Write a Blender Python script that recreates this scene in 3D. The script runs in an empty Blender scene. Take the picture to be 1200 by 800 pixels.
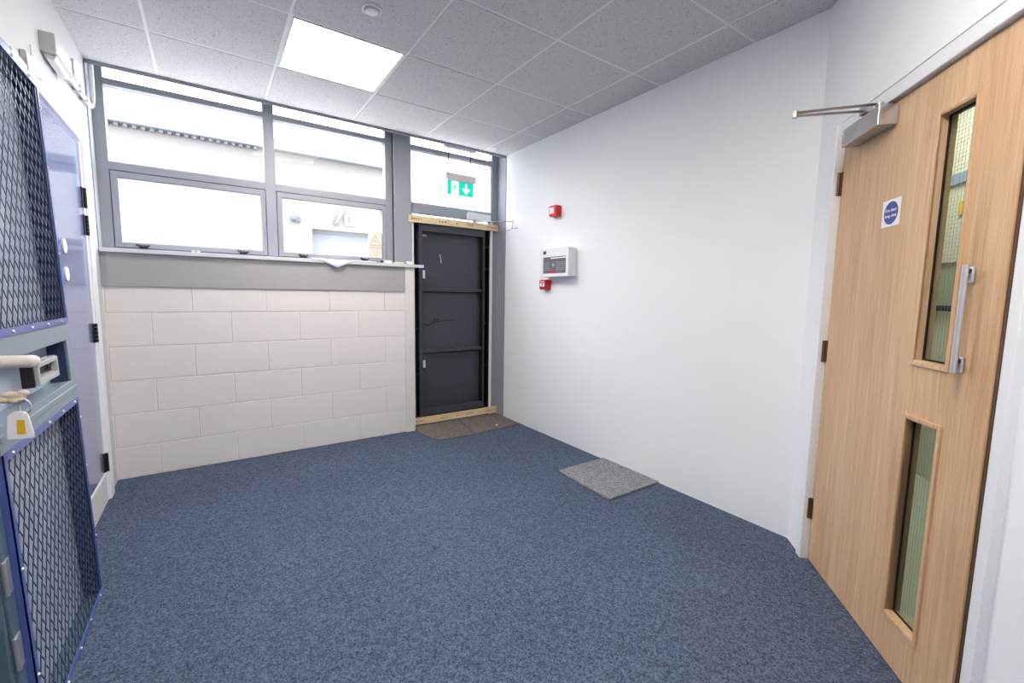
import bpy, bmesh, math, random
from mathutils import Matrix, Vector
random.seed(7)
sc = bpy.context.scene
COL = sc.collection
PI = math.pi

# ------------------------------------------------------------------ materials
def lin(c):
    return tuple((v/255/12.92 if v/255 <= .04045 else ((v/255+.055)/1.055)**2.4) for v in c)

class NT:
    def __init__(s, name):
        s.m = bpy.data.materials.new(name); s.m.use_nodes = True
        s.t = s.m.node_tree; s.t.nodes.clear()
        s.out = s.n('ShaderNodeOutputMaterial')
    def n(s, typ, **kw):
        nd = s.t.nodes.new(typ)
        for k, v in kw.items():
            if k in nd.inputs: nd.inputs[k].default_value = v
            else: setattr(nd, k, v)
        return nd
    def l(s, a, b): s.t.links.new(a, b)

def coords(t, scale=(1, 1, 1)):
    tc = t.n('ShaderNodeTexCoord'); mp = t.n('ShaderNodeMapping'); mp.inputs['Scale'].default_value = scale
    t.l(tc.outputs['Object'], mp.inputs['Vector']); return mp.outputs['Vector']

def mat(name, rgb, rough=.5, metal=0., var=.04, nscale=6., bump=0., bscale=200., spec=.5, coat=0., emit=None, estr=0.):
    """painted / plain surface with faint procedural variation and optional fine bump"""
    t = NT(name)
    b = t.n('ShaderNodeBsdfPrincipled', Roughness=rough, Metallic=metal)
    b.inputs['Specular IOR Level'].default_value = spec
    b.inputs['Coat Weight'].default_value = coat; b.inputs['Coat Roughness'].default_value = .12
    v = coords(t)
    nz = t.n('ShaderNodeTexNoise', Scale=nscale, Detail=3.); t.l(v, nz.inputs['Vector'])
    c = lin(rgb)
    mx = t.n('ShaderNodeMix', data_type='RGBA')
    mx.inputs[6].default_value = (*[max(0, x*(1-var)) for x in c], 1)
    mx.inputs[7].default_value = (*[min(1, x*(1+var)) for x in c], 1)
    t.l(nz.outputs['Fac'], mx.inputs[0]); t.l(mx.outputs[2], b.inputs['Base Color'])
    if bump > 0:
        n2 = t.n('ShaderNodeTexNoise', Scale=bscale, Detail=2.); t.l(v, n2.inputs['Vector'])
        bp = t.n('ShaderNodeBump', Strength=bump, Distance=.002); t.l(n2.outputs['Fac'], bp.inputs['Height']); t.l(bp.outputs['Normal'], b.inputs['Normal'])
    if emit:
        b.inputs['Emission Color'].default_value = (*lin(emit), 1); b.inputs['Emission Strength'].default_value = estr
    t.l(b.outputs[0], t.out.inputs[0]); return t.m

def mat_carpet(name, c1, c2, scale=420., spread=1.):
    """short loop pile: random flecks per tuft, soft larger drifts"""
    t = NT(name); b = t.n('ShaderNodeBsdfPrincipled', Roughness=.95)
    b.inputs['Specular IOR Level'].default_value = .1
    v = coords(t)
    vo = t.n('ShaderNodeTexVoronoi', Scale=scale, Randomness=1.); t.l(v, vo.inputs['Vector'])
    sp = t.n('ShaderNodeSeparateColor'); t.l(vo.outputs['Color'], sp.inputs[0])
    vo2 = t.n('ShaderNodeTexVoronoi', Scale=scale*.47, Randomness=1.); t.l(v, vo2.inputs['Vector'])
    sp2 = t.n('ShaderNodeSeparateColor'); t.l(vo2.outputs['Color'], sp2.inputs[0])
    nz = t.n('ShaderNodeTexNoise', Scale=38., Detail=3., Roughness=.6); t.l(v, nz.inputs['Vector'])
    big = t.n('ShaderNodeTexNoise', Scale=1.3, Detail=3.); t.l(v, big.inputs['Vector'])
    ad = t.n('ShaderNodeMath', operation='MULTIPLY_ADD'); ad.inputs[1].default_value = .55; t.l(sp.outputs[0], ad.inputs[0])
    m2 = t.n('ShaderNodeMath', operation='MULTIPLY'); m2.inputs[1].default_value = .45; t.l(sp2.outputs[1], m2.inputs[0]); t.l(m2.outputs[0], ad.inputs[2])
    ad2 = t.n('ShaderNodeMath', operation='MULTIPLY_ADD'); ad2.inputs[1].default_value = .5; t.l(nz.outputs['Fac'], ad2.inputs[0]); t.l(ad.outputs[0], ad2.inputs[2])
    r = t.n('ShaderNodeMapRange'); r.inputs[1].default_value = .75-.45*spread; r.inputs[2].default_value = .75+.45*spread; t.l(ad2.outputs[0], r.inputs[0])
    mx = t.n('ShaderNodeMix', data_type='RGBA'); mx.inputs[6].default_value = (*lin(c1), 1); mx.inputs[7].default_value = (*lin(c2), 1)
    t.l(r.outputs[0], mx.inputs[0])
    r2 = t.n('ShaderNodeMapRange'); r2.inputs[1].default_value = .3; r2.inputs[2].default_value = .7; r2.inputs[3].default_value = .92; r2.inputs[4].default_value = 1.08
    t.l(big.outputs['Fac'], r2.inputs[0])
    mu = t.n('ShaderNodeMix', data_type='RGBA', blend_type='MULTIPLY'); mu.inputs[0].default_value = 1
    t.l(mx.outputs[2], mu.inputs[6]); t.l(r2.outputs[0], mu.inputs[7]); t.l(mu.outputs[2], b.inputs['Base Color'])
    t.l(b.outputs[0], t.out.inputs[0]); return t.m

def mat_tile():
    t = NT('mineral_fibre_tile'); b = t.n('ShaderNodeBsdfPrincipled', Roughness=.95); b.inputs['Specular IOR Level'].default_value = .1
    v = coords(t)
    # small dark fissures and pin holes
    v1 = t.n('ShaderNodeTexNoise', Scale=130., Detail=2., Roughness=.55, Distortion=.6); t.l(v, v1.inputs['Vector'])
    r1 = t.n('ShaderNodeMapRange'); r1.inputs[1].default_value = .31; r1.inputs[2].default_value = .40; t.l(v1.outputs['Fac'], r1.inputs[0])
    v2 = t.n('ShaderNodeTexNoise', Scale=260., Detail=1.); t.l(v, v2.inputs['Vector'])
    r2 = t.n('ShaderNodeMapRange'); r2.inputs[1].default_value = .28; r2.inputs[2].default_value = .5; r2.inputs[3].default_value = .78; t.l(v2.outputs['Fac'], r2.inputs[0])
    mu = t.n('ShaderNodeMath', operation='MULTIPLY'); t.l(r1.outputs[0], mu.inputs[0]); t.l(r2.outputs[0], mu.inputs[1])
    mx = t.n('ShaderNodeMix', data_type='RGBA'); mx.inputs[6].default_value = (*lin((150, 148, 151)), 1); mx.inputs[7].default_value = (*lin((206, 205, 208)), 1)
    t.l(mu.outputs[0], mx.inputs[0]); t.l(mx.outputs[2], b.inputs['Base Color'])
    bp = t.n('ShaderNodeBump', Strength=.5, Distance=.004); t.l(mu.outputs[0], bp.inputs['Height']); t.l(bp.outputs['Normal'], b.inputs['Normal'])
    t.l(b.outputs[0], t.out.inputs[0]); return t.m

def mat_oak(name='oak_veneer', c1=(186, 146, 108), c2=(226, 192, 154), vert=True):
    t = NT(name); b = t.n('ShaderNodeBsdfPrincipled', Roughness=.38); b.inputs['Specular IOR Level'].default_value = .45
    v = coords(t, (1, 1, .045) if vert else (.045, 1, 1))
    n1 = t.n('ShaderNodeTexNoise', Scale=55., Detail=5., Roughness=.65, Distortion=.25); t.l(v, n1.inputs['Vector'])
    v2 = coords(t, (1, 1, .02) if vert else (.02, 1, 1))
    n2 = t.n('ShaderNodeTexNoise', Scale=260., Detail=2., Roughness=.6); t.l(v2, n2.inputs['Vector'])
    v3 = coords(t, (1, 1, .12) if vert else (.12, 1, 1))
    n3 = t.n('ShaderNodeTexNoise', Scale=7., Detail=2., Distortion=.8); t.l(v3, n3.inputs['Vector'])
    a = t.n('ShaderNodeMath', operation='ADD'); t.l(n1.outputs['Fac'], a.inputs[0])
    m = t.n('ShaderNodeMath', operation='MULTIPLY'); m.inputs[1].default_value = .55; t.l(n2.outputs['Fac'], m.inputs[0]); t.l(m.outputs[0], a.inputs[1])
    a2 = t.n('ShaderNodeMath', operation='ADD'); m3 = t.n('ShaderNodeMath', operation='MULTIPLY'); m3.inputs[1].default_value = .5; t.l(n3.outputs['Fac'], m3.inputs[0])
    t.l(a.outputs[0], a2.inputs[0]); t.l(m3.outputs[0], a2.inputs[1])
    r = t.n('ShaderNodeMapRange'); r.inputs[1].default_value = .72; r.inputs[2].default_value = 1.32; t.l(a2.outputs[0], r.inputs[0])
    mx = t.n('ShaderNodeMix', data_type='RGBA'); mx.inputs[6].default_value = (*lin(c1), 1); mx.inputs[7].default_value = (*lin(c2), 1)
    t.l(r.outputs[0], mx.inputs[0]); t.l(mx.outputs[2], b.inputs['Base Color'])
    bp = t.n('ShaderNodeBump', Strength=.08, Distance=.001); t.l(n2.outputs['Fac'], bp.inputs['Height']); t.l(bp.outputs['Normal'], b.inputs['Normal'])
    t.l(b.outputs[0], t.out.inputs[0]); return t.m

def mat_glass(name, tint=(1, 1, 1), refl=1.):
    t = NT(name)
    tr = t.n('ShaderNodeBsdfTransparent'); tr.inputs[0].default_value = (*tint, 1)
    gl = t.n('ShaderNodeBsdfGlossy', Roughness=.01); gl.inputs[0].default_value = (refl, refl, refl, 1)
    lw = t.n('ShaderNodeLayerWeight', Blend=.5); pw = t.n('ShaderNodeMath', operation='POWER'); pw.inputs[1].default_value = 5.; t.l(lw.outputs['Facing'], pw.inputs[0])
    fr = t.n('ShaderNodeMapRange'); fr.inputs[3].default_value = .002; fr.inputs[4].default_value = .7; t.l(pw.outputs[0], fr.inputs[0])
    mx = t.n('ShaderNodeMixShader'); t.l(fr.outputs[0], mx.inputs[0]); t.l(tr.outputs[0], mx.inputs[1]); t.l(gl.outputs[0], mx.inputs[2])
    t.l(mx.outputs[0], t.out.inputs[0]); return t.m

def mat_emit(name, rgb, s):
    t = NT(name); e = t.n('ShaderNodeEmission', Strength=s); e.inputs[0].default_value = (*lin(rgb), 1)
    t.l(e.outputs[0], t.out.inputs[0]); return t.m

M = dict(
    carpet=mat_carpet('blue_carpet', (40, 49, 66), (106, 119, 141), 330.),
    mat_grey=mat_carpet('grey_carpet_tile', (82, 83, 88), (166, 166, 172), 300.),
    mat_brown=mat_carpet('brown_grey_carpet_tile', (82, 76, 72), (138, 130, 124), 230.),
    tile=mat_tile(),
    tbar=mat('grid_white', (222, 222, 223), .5),
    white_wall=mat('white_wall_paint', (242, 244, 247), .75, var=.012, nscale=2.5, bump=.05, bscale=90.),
    left_wall_shaded=mat('shaded_white_wall_paint', (198, 200, 203), .75, var=.012, nscale=2.5, bump=.05, bscale=90.),  # same white paint, darkened to put the side wall's shading into its colour
    block=mat('white_painted_block', (229, 225, 222), .7, var=.02, nscale=9., bump=.25, bscale=160.),
    white_gloss=mat('white_gloss_paint', (238, 240, 244), .35, var=.01),
    alu=mat('grey_aluminium', (152, 156, 166), .55, .05, var=.03),
    alu_dark=mat('grey_aluminium_gasket', (70, 75, 84), .5),
    clad=mat('grey_cladding', (172, 170, 171), .34, .15, var=.03, nscale=2.),
    sill=mat('pale_sill', (206, 209, 214), .4, .05),
    post=mat('pale_post', (222, 220, 217), .45),
    glass=mat_glass('clear_glass', (.985, .985, .985)),
    glass_g=mat_glass('wired_glass', (.90, .94, .90)),
    oak=mat_oak(),
    oakh=mat_oak('oak_bead', (182, 136, 88), (224, 184, 138), False),
    pine=mat_oak('packing_timber', (214, 188, 146), (238, 216, 180), False),
    chrome=mat('brushed_metal', (200, 200, 202), .25, .9, var=.03),
    steel=mat('satin_steel', (182, 178, 175), .38, .7, var=.03),
    brass=mat('bronze_hinge', (122, 98, 80), .4, .8),
    black=mat('black_steel', (66, 70, 79), .42, .3, var=.14, nscale=2.2),
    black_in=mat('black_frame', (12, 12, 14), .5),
    blackm=mat('matt_black', (18, 18, 20), .6),
    blue_door=mat('blue_gloss_door', (108, 120, 166), .17, var=.02, nscale=2., spec=1., coat=.35),
    gate_stile=mat('teal_stile', (84, 106, 122), .35, .1, var=.06),
    gate_teal=mat('grey_teal_gate', (132, 147, 159), .35, .1, var=.05),
    gate_back=mat('pale_gate_sheet', (188, 201, 220), .14, .1, var=.04, spec=.6),
    gate_blue=mat('blue_gate_frame', (82, 98, 165), .3, .1),
    gate_navy=mat('navy_gate_return', (30, 48, 84), .35),
    mesh=mat('dark_expanded_mesh', (70, 78, 102), .35, .4),
    screw=mat('zinc_screw', (200, 200, 205), .3, .8),
    offwhite=mat('off_white_plastic', (226, 221, 212), .4),
    box_grey=mat('grey_white_box', (196, 196, 197), .45),
    plastic=mat('white_plastic', (234, 236, 238), .4),
    red=mat('red_plastic', (206, 34, 40), .35),
    lgrey=mat('light_grey_plastic', (176, 176, 180), .4),
    dgrey=mat('dark_grey_window', (112, 116, 124), .2),
    ink_blue=mat('sign_blue', (66, 84, 148), .5),
    sign_white=mat('sign_white', (240, 242, 246), .5),
    paper=mat('paper', (232, 232, 236), .8),
    yellow=mat('yellow_label', (214, 176, 40), .5),
    tape=mat('beige_tape', (214, 196, 178), .7),
    cream=mat('cream_sticker', (236, 230, 218), .6),
    tan=mat('tan_print', (198, 180, 150), .6),
    redprint=mat('red_print', (222, 176, 168), .6),
    green=mat('exit_green', (0, 170, 140), .4, emit=(15, 205, 178), estr=.6),
    exit_white=mat('exit_white', (245, 250, 248), .4, emit=(245, 255, 250), estr=.9),
    led=mat_emit('led_diffuser', (255, 247, 240), 26.),
    corridor_fill=mat_emit('corridor_fill_diffuser', (255, 247, 240), 15.),
    satin=mat('satin_aluminium', (208, 211, 217), .32, .65, var=.02),
    facade=mat('white_facade', (107, 105, 104), .7, var=.015),
    roof=mat('pale_metal_roof', (116, 115, 115), .5, var=.02),
    gutter=mat('grey_gutter', (90, 92, 99), .5),
    shutter=mat('pale_shutter', (122, 126, 134), .5),
    yard=mat('concrete_yard', (214, 213, 210), .9, bump=.3, bscale=30.),
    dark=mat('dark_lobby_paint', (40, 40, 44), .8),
    corridor=mat('pale_green_corridor_paint', (206, 206, 192), .7),
    corridor_floor=mat('pale_green_lino', (196, 208, 194), .35),
    rail=mat('green_grey_board', (150, 160, 140), .6),
    bluegrey=mat('blue_grey_rail', (132, 148, 172), .5),
)

# ------------------------------------------------------------------ geometry helper
WM = {}     # world matrices of roots and parts
class MB:
    def __init__(s): s.bm = bmesh.new()
    def box(s, x0, x1, y0, y1, z0, z1, mx=None):
        vs = [s.bm.verts.new(p) for p in ((x0, y0, z0), (x1, y0, z0), (x1, y1, z0), (x0, y1, z0), (x0, y0, z1), (x1, y0, z1), (x1, y1, z1), (x0, y1, z1))]
        for f in ((0, 3, 2, 1), (4, 5, 6, 7), (0, 1, 5, 4), (1, 2, 6, 5), (2, 3, 7, 6), (3, 0, 4, 7)): s.bm.faces.new([vs[i] for i in f])
        if mx is not None:
            for v in vs: v.co = mx @ v.co
        return s
    def prism(s, poly, z0, z1, mx=None):
        """poly: (x,y) list ccw, extruded along z; mx maps to place"""
        a = [s.bm.verts.new((x, y, z0)) for x, y in poly]; b = [s.bm.verts.new((x, y, z1)) for x, y in poly]
        n = len(poly)
        s.bm.faces.new(a[::-1]); s.bm.faces.new(b)
        for i in range(n): s.bm.faces.new((a[i], a[(i+1) % n], b[(i+1) % n], b[i]))
        if mx is not None:
            for v in a+b: v.co = mx @ v.co
        return s
    def cyl(s, p0, p1, r0, r1=None, n=20):
        r1 = r0 if r1 is None else r1
        p0, p1 = Vector(p0), Vector(p1); d = (p1-p0).normalized()
        u = d.orthogonal().normalized(); w = d.cross(u)
        A = []; B = []
        for i in range(n):
            a = 2*PI*i/n; o = u*math.cos(a)+w*math.sin(a)
            A.append(s.bm.verts.new(p0+o*r0)); B.append(s.bm.verts.new(p1+o*r1))
        s.bm.faces.new(A[::-1]); s.bm.faces.new(B)
        for i in range(n): s.bm.faces.new((A[i], A[(i+1) % n], B[(i+1) % n], B[i]))
        return s
    def tube(s, pts, r, n=10, flat=None):
        """round (or flattened: flat=(rw,rh)) tube along a polyline"""
        pts = [Vector(p) for p in pts]; rings = []
        for i, p in enumerate(pts):
            d = (pts[min(i+1, len(pts)-1)]-pts[max(i-1, 0)]).normalized()
            up = Vector((0, 0, 1)) if abs(d.z) < .9 else Vector((1, 0, 0))
            u = d.cross(up).normalized(); w = u.cross(d)
            ra, rb = flat if flat else (r, r)
            rings.append([s.bm.verts.new(p+u*ra*math.cos(2*PI*k/n)+w*rb*math.sin(2*PI*k/n)) for k in range(n)])
        for a, b in zip(rings, rings[1:]):
            for k in range(n): s.bm.faces.new((a[k], a[(k+1) % n], b[(k+1) % n], b[k]))
        s.bm.faces.new(rings[0][::-1]); s.bm.faces.new(rings[-1]); return s
    def ball(s, c, r, sz=(1, 1, 1)):
        g = bmesh.ops.create_uvsphere(s.bm, u_segments=16, v_segments=10, radius=r)
        for v in g['verts']: v.co = Vector((v.co.x*sz[0], v.co.y*sz[1], v.co.z*sz[2]))+Vector(c)
        return s
    def ring(s, x0, x1, z0, z1, w, y0, y1, mx=None):
        """rectangular frame in the xz plane, outer size given, member width w (or l,r,b,t)"""
        l, r, b, t = w if isinstance(w, tuple) else (w,)*4
        s.box(x0, x0+l, y0, y1, z0, z1, mx); s.box(x1-r, x1, y0, y1, z0, z1, mx)
        s.box(x0+l, x1-r, y0, y1, z0, z0+b, mx); s.box(x0+l, x1-r, y0, y1, z1-t, z1, mx); return s
    def obj(s, name, m, parent=None, bevel=0., smooth=False, local=False, seg=2):
        me = bpy.data.meshes.new(name)
        bmesh.ops.recalc_face_normals(s.bm, faces=s.bm.faces)
        if parent is not None and not local:
            inv = WM[parent.name].inverted(); s.bm.transform(inv)
        s.bm.to_mesh(me); s.bm.free()
        me.materials.append(M[m] if isinstance(m, str) else m)
        o = bpy.data.objects.new(name, me); COL.objects.link(o)
        if parent is not None: o.parent = parent; WM[o.name] = WM[parent.name]
        else: WM[o.name] = Matrix.Identity(4)
        if smooth:
            for p in me.polygons: p.use_smooth = True
            try: me.set_sharp_from_angle(angle=math.radians(35))
            except Exception: pass
        if bevel > 0:
            b = o.modifiers.new('bevel', 'BEVEL'); b.width = bevel; b.segments = seg; b.limit_method = 'ANGLE'; b.angle_limit = math.radians(40)
            if hasattr(b, 'harden_normals'): b.harden_normals = False
        return o

def tag(o, label=None, cat=None, group=None, kind=None):
    if label: o['label'] = label
    if cat: o['category'] = cat
    if group: o['group'] = group
    if kind: o['kind'] = kind
    return o
def root(name, loc, rotz=0, roty=0):
    o = bpy.data.objects.new(name, None); COL.objects.link(o); o.empty_display_size = .05
    o.location = loc; o.rotation_euler = (0, roty, rotz)
    WM[o.name] = Matrix.Translation(loc) @ Matrix.Rotation(rotz, 4, 'Z') @ Matrix.Rotation(roty, 4, 'Y')
    return o
def thing(name, label, cat, loc, rotz=0, roty=0, group=None): return tag(root(name, loc, rotz, roty), label, cat, group)
def struct(o, label=None, cat=None): return tag(o, label, cat, None, 'structure')
def sroot(name, loc, label, cat, rotz=0): return struct(root(name, loc, rotz), label, cat)
def text_mesh(name, body, size, m, mx, parent, extrude=.0004):
    cu = bpy.data.curves.new('t', 'FONT'); cu.body = body; cu.size = size; cu.align_x = 'CENTER'; cu.align_y = 'CENTER'; cu.extrude = extrude
    to = bpy.data.objects.new('t', cu); COL.objects.link(to)
    dg = bpy.context.evaluated_depsgraph_get(); me = bpy.data.meshes.new_from_object(to.evaluated_get(dg))
    bpy.data.objects.remove(to); bpy.data.curves.remove(cu)
    me.name = name; me.transform(mx); me.materials.clear(); me.materials.append(M[m] if isinstance(m, str) else m)
    o = bpy.data.objects.new(name, me); COL.objects.link(o); o.parent = parent; WM[o.name] = WM[parent.name]; return o

# ------------------------------------------------------------------ dimensions (metres)
XL, XR, YB, ZC = -.562, 2.464, 3.744, 2.618
YW = 3.88                       # front face of window frames
HX, HY, TH = 2.341, .837, .8187 # hinge edge of the oak door, direction of its wall
DROT = math.atan2(-math.cos(TH), -math.sin(TH))
DM = Matrix.Translation((HX, HY, 0)) @ Matrix.Rotation(DROT, 4, 'Z')   # door space: x from hinge, y away from the room, z up

# ------------------------------------------------------------------ room shell
struct(MB().box(-2.4, 6, -4.2, 4.0, -.12, 0).obj('floor', 'carpet'), 'blue flecked carpet covering the whole room', 'floor')

# ceiling: lay-in tiles and T-bar grid
GX = [-.215+.605*k for k in range(-3, 6)]
GY = [3.152-.605*k for k in range(0, 13)]
xs = [XL-.2]+[g for g in GX if XL-.2 < g < XR+.2]+[XR+.2]
ys = [YB]+[g for g in GY if g > -4]
LIGHTS = [(.390, .995, 2.547, 3.152), (.390, .995, .127, .732), (.390, .995, -1.688, -1.083)]  # first panel is in view; the others are unseen, added to brighten the room
def is_light(x, y): return any(a < x < b and c < y < d for a, b, c, d in LIGHTS)
b = MB()
for i in range(len(xs)-1):
    for j in range(len(ys)-1):
        x0, x1, y1, y0 = xs[i], xs[i+1], ys[j], ys[j+1]
        if is_light((x0+x1)/2, (y0+y1)/2): continue
        s = random.uniform(-.0015, .0015)
        b.box(x0+.007, x1-.007, y0+.007, y1-.007, ZC+.001+s, ZC+.02)
ceil = struct(b.obj('ceiling', 'tile', bevel=.003), 'suspended ceiling of speckled grey lay-in tiles', 'ceiling')
b = MB()
for x in xs[1:-1]: b.box(x-.012, x+.012, -4, YB, ZC+.003, ZC+.028)
for y in ys[1:]: b.box(xs[0], xs[-1], y-.010, y+.010, ZC+.0035, ZC+.027)
b.obj('ceiling_grid', 'tbar', ceil)
struct(MB().box(-2.6, 6, -4.3, 4.02, 2.86, 3.0).obj('trim_6', 'dark'))     # roof deck above the ceiling void

# far wall: painted blockwork below the window
b = MB()
zs = [0, .215, .4375, .66, .8825, 1.105, 1.33, 1.50]
b.box(XL-.02, 1.44, YB+.013, 3.96, 0, 1.50)
for k in range(len(zs)-1):
    off = -.108 if k % 2 else -.332
    xx = [XL-.02]+[off+.4475*i for i in range(-1, 5) if XL < off+.4475*i < 1.40]+[1.425]
    for i in range(len(xx)-1):
        b.box(xx[i]+.0015, xx[i+1]-.0015, YB+.009, YB+.02, zs[k]+.0025, zs[k+1]-.0025)
struct(b.obj('wall_far', 'block', bevel=.0035), 'white painted blockwork wall below the window', 'wall')
t1 = struct(MB().box(XL+.028, 1.420, YB-.002, YB+.012, 1.276, 1.496).obj('trim_1', 'clad', bevel=.002), 'grey metal cladding panel below the window sill', 'trim')
MB().cyl((.33, YB-.002, 1.478), (.33, YB-.012, 1.478), .011).cyl((.33, YB-.012, 1.478), (.33, YB-.015, 1.478), .006).obj('round_fixing', 'steel', t1, smooth=True)
struct(MB().box(1.418, 1.506, YB-.006, 3.85, 0, 1.497).obj('trim_2', 'post', bevel=.003), 'pale post closing the wall end beside the black door', 'trim')
struct(MB().box(XL-.01, XR, YB-.008, YB+.004, ZC-.014, ZC+.02).box(XL, XR, YB-.004, YB+.002, ZC-.02, ZC-.014).obj('trim_3', 'alu', bevel=.001), 'grey edge trim where the ceiling meets the window head', 'trim')
struct(MB().box(XL-.02, XR+.02, YB, 3.97, 2.72, 2.86).obj('wall_head', 'alu'))
# left wall, with a door opening hidden by the gate towards the camera
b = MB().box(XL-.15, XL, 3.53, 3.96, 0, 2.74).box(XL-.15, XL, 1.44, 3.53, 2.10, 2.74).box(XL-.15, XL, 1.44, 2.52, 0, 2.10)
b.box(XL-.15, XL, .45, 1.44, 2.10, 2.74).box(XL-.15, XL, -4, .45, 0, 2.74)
struct(b.obj('wall_left', 'left_wall_shaded'), 'white wall on the left above the blue door', 'wall')
struct(MB().box(XL-.003, XL+.006, YB-.012, YB+.05, 1.50, ZC).box(XL+.001, XL+.03, YB-.004, YB+.012, 1.276, 1.50).obj('trim_4', 'alu', bevel=.001), 'grey corner trim at the left window reveal', 'trim')
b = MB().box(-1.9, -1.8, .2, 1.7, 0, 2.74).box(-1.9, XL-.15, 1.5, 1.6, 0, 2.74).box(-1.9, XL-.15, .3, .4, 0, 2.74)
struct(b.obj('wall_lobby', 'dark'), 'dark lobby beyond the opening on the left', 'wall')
# right wall and its grey reveal cladding by the black door
CX_, CY_ = XR, .980
struct(MB().box(XR, XR+.15, CY_-.06, 3.97, 0, 2.74).obj('wall_right', 'white_wall'), 'long plain white wall on the right', 'wall')
struct(MB().box(XR-.006, XR+.004, YB-.018, YW+.02, 0, ZC).obj('trim_5', 'alu', bevel=.001), 'grey cladding strip at the wall end beside the black door', 'trim')
# diagonal wall with the oak door
u0, u1 = -.195, 1.78
b = MB().box(u0, -.045, -.022, .12, 0, 2.74, DM).box(.940, u1, .034, .12, 0, 2.74, DM).box(-.045, .940, -.022, .12, 2.03, 2.74, DM).box(.940, u1, -.022, .12, 2.03, 2.74, DM)
struct(b.obj('wall_diagonal', 'white_wall'), 'white splayed wall holding the oak door', 'wall')
pe = DM @ Vector((u1, 0, 0))
struct(MB().box(pe.x-.02, pe.x+.12, -4, pe.y+.05, 0, 2.74).obj('wall_side', 'white_wall'), 'white wall behind the camera on the right', 'wall')
struct(MB().box(-2.4, pe.x+.12, -4.12, -4, 0, 2.74).obj('wall_rear', 'white_wall'), 'white wall behind the camera', 'wall')
# corridor behind the oak door
b = MB().box(-3.2, 2.2, 1.25, 1.33, 0, 2.7, DM).box(-3.28, -3.2, .16, 1.33, 0, 2.7, DM).box(2.2, 2.28, .12, 1.33, 0, 2.7, DM).box(-3.2, 2.2, .12, 1.33, 2.66, 2.72, DM)
b.box(-3.2, -.25, .16, .2, 0, 2.7, DM)
struct(b.obj('wall_corridor', 'corridor'), 'pale corridor seen through the oak door glass', 'wall')

# ------------------------------------------------------------------ main window
w1 = sroot('window_1', (.4, YW, 1.515), 'wide grey framed window of four lights above the block wall', 'window')
F0, F1 = YW, YW+.07
b = MB()
b.box(XL, -.502, F0, F1, 1.497, 2.72)                    # left stile
b.box(1.302, 1.362, F0, F1, 1.497, 2.72)                 # right stile
b.box(-.502, 1.302, F0, F1, 1.497, 1.53)                 # bottom rail
b.box(-.502, 1.302, F0-.004, F1, 2.545, 2.585)           # head rail
b.box(-.502, 1.302, F0, F1, 2.690, 2.72)
b.box(-.502, 1.302, F0, F1, 2.024, 2.075)                # transom
b.obj('window_frame', 'alu', w1, bevel=.002)
MB().box(.380, .450, F0-.006, F1, 1.530, 2.72).obj('mullion', 'alu', w1, bevel=.002)
for a, c, n in ((-.502, .380, 0), (.450, 1.302, 1)):
    MB().box(a, c, F0+.03, F0+.036, 2.075, 2.545).obj('pane', 'glass', w1)
    MB().box(a, c, F0+.03, F0+.036, 2.585, 2.690).obj('top_pane', 'glass', w1)
    s = MB().ring(a+.004, c-.004, 1.532, 2.018, (.036, .03, .034, .038), F0-.008, F1-.01).obj('sash', 'alu', w1, bevel=.002)
    MB().ring(a+.034, c-.028, 1.56, 1.985, .005, F0-.006, F0+.02).obj('gasket', 'alu_dark', s)
    MB().box(a+.036, c-.03, F0+.022, F0+.028, 1.562, 1.984).obj('sash_pane', 'glass', s)
MB().box(1.362, 1.525, F0-.03, F1, 1.515, 2.72).box(1.362, 1.385, F0-.036, F0, 1.515, 2.72).obj('corner_post', 'alu', w1, bevel=.003)
b = MB().box(XL+.005, 1.585, YB-.026, F0+.01, 1.497, 1.511)
b.box(XL+.005, 1.585, YB-.028, YB-.022, 1.488, 1.514)
b.obj('window_sill', 'sill', w1, bevel=.002)
for hx in (-.355, .215, .62, 1.10):
    h = MB().box(hx-.022, hx+.022, F0-.022, F0-.008, 1.53, 1.552).obj('window_handle', 'blackm', w1, bevel=.002)
    b = MB().cyl((hx-.006, F0-.02, 1.54), (hx-.006, F0-.045, 1.54), .007)
    b.tube([(hx+.02, F0-.045, 1.535), (hx-.005, F0-.047, 1.541), (hx-.036, F0-.05, 1.552)], .006).tube([(hx-.002, F0-.045, 1.536), (hx+.022, F0-.048, 1.541), (hx+.034, F0-.049, 1.550)], .0055)
    b.obj('lever', 'blackm', h, smooth=True)
# ------------------------------------------------------------------ light over the black door
w2 = sroot('window_2', (1.96, YW, 2.0), 'fanlight window above the black steel door', 'window')
b = MB().box(1.525, 1.533, F0, F1, 1.992, 2.72).box(2.392, XR, F0, F1, 0, 2.72)
b.box(1.525, 2.392, F0, F1, 1.992, 2.08).box(1.525, 2.392, F0-.004, F1, 2.545, 2.585).box(1.525, 2.392, F0, F1, 2.690, 2.72)
b.box(1.512, 1.533, F0, F1, 0, 1.992)
b.obj('window_frame', 'alu', w2, bevel=.002)
MB().ring(1.533, 2.392, 2.08, 2.545, .012, F0+.012, F0+.03).obj('glazing_bead', 'white_gloss', w2)
MB().box(1.533, 2.392, F0+.03, F0+.036, 2.085, 2.54).obj('pane', 'glass', w2)
MB().box(1.533, 2.392, F0+.03, F0+.036, 2.585, 2.690).obj('top_pane', 'glass', w2)

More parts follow.
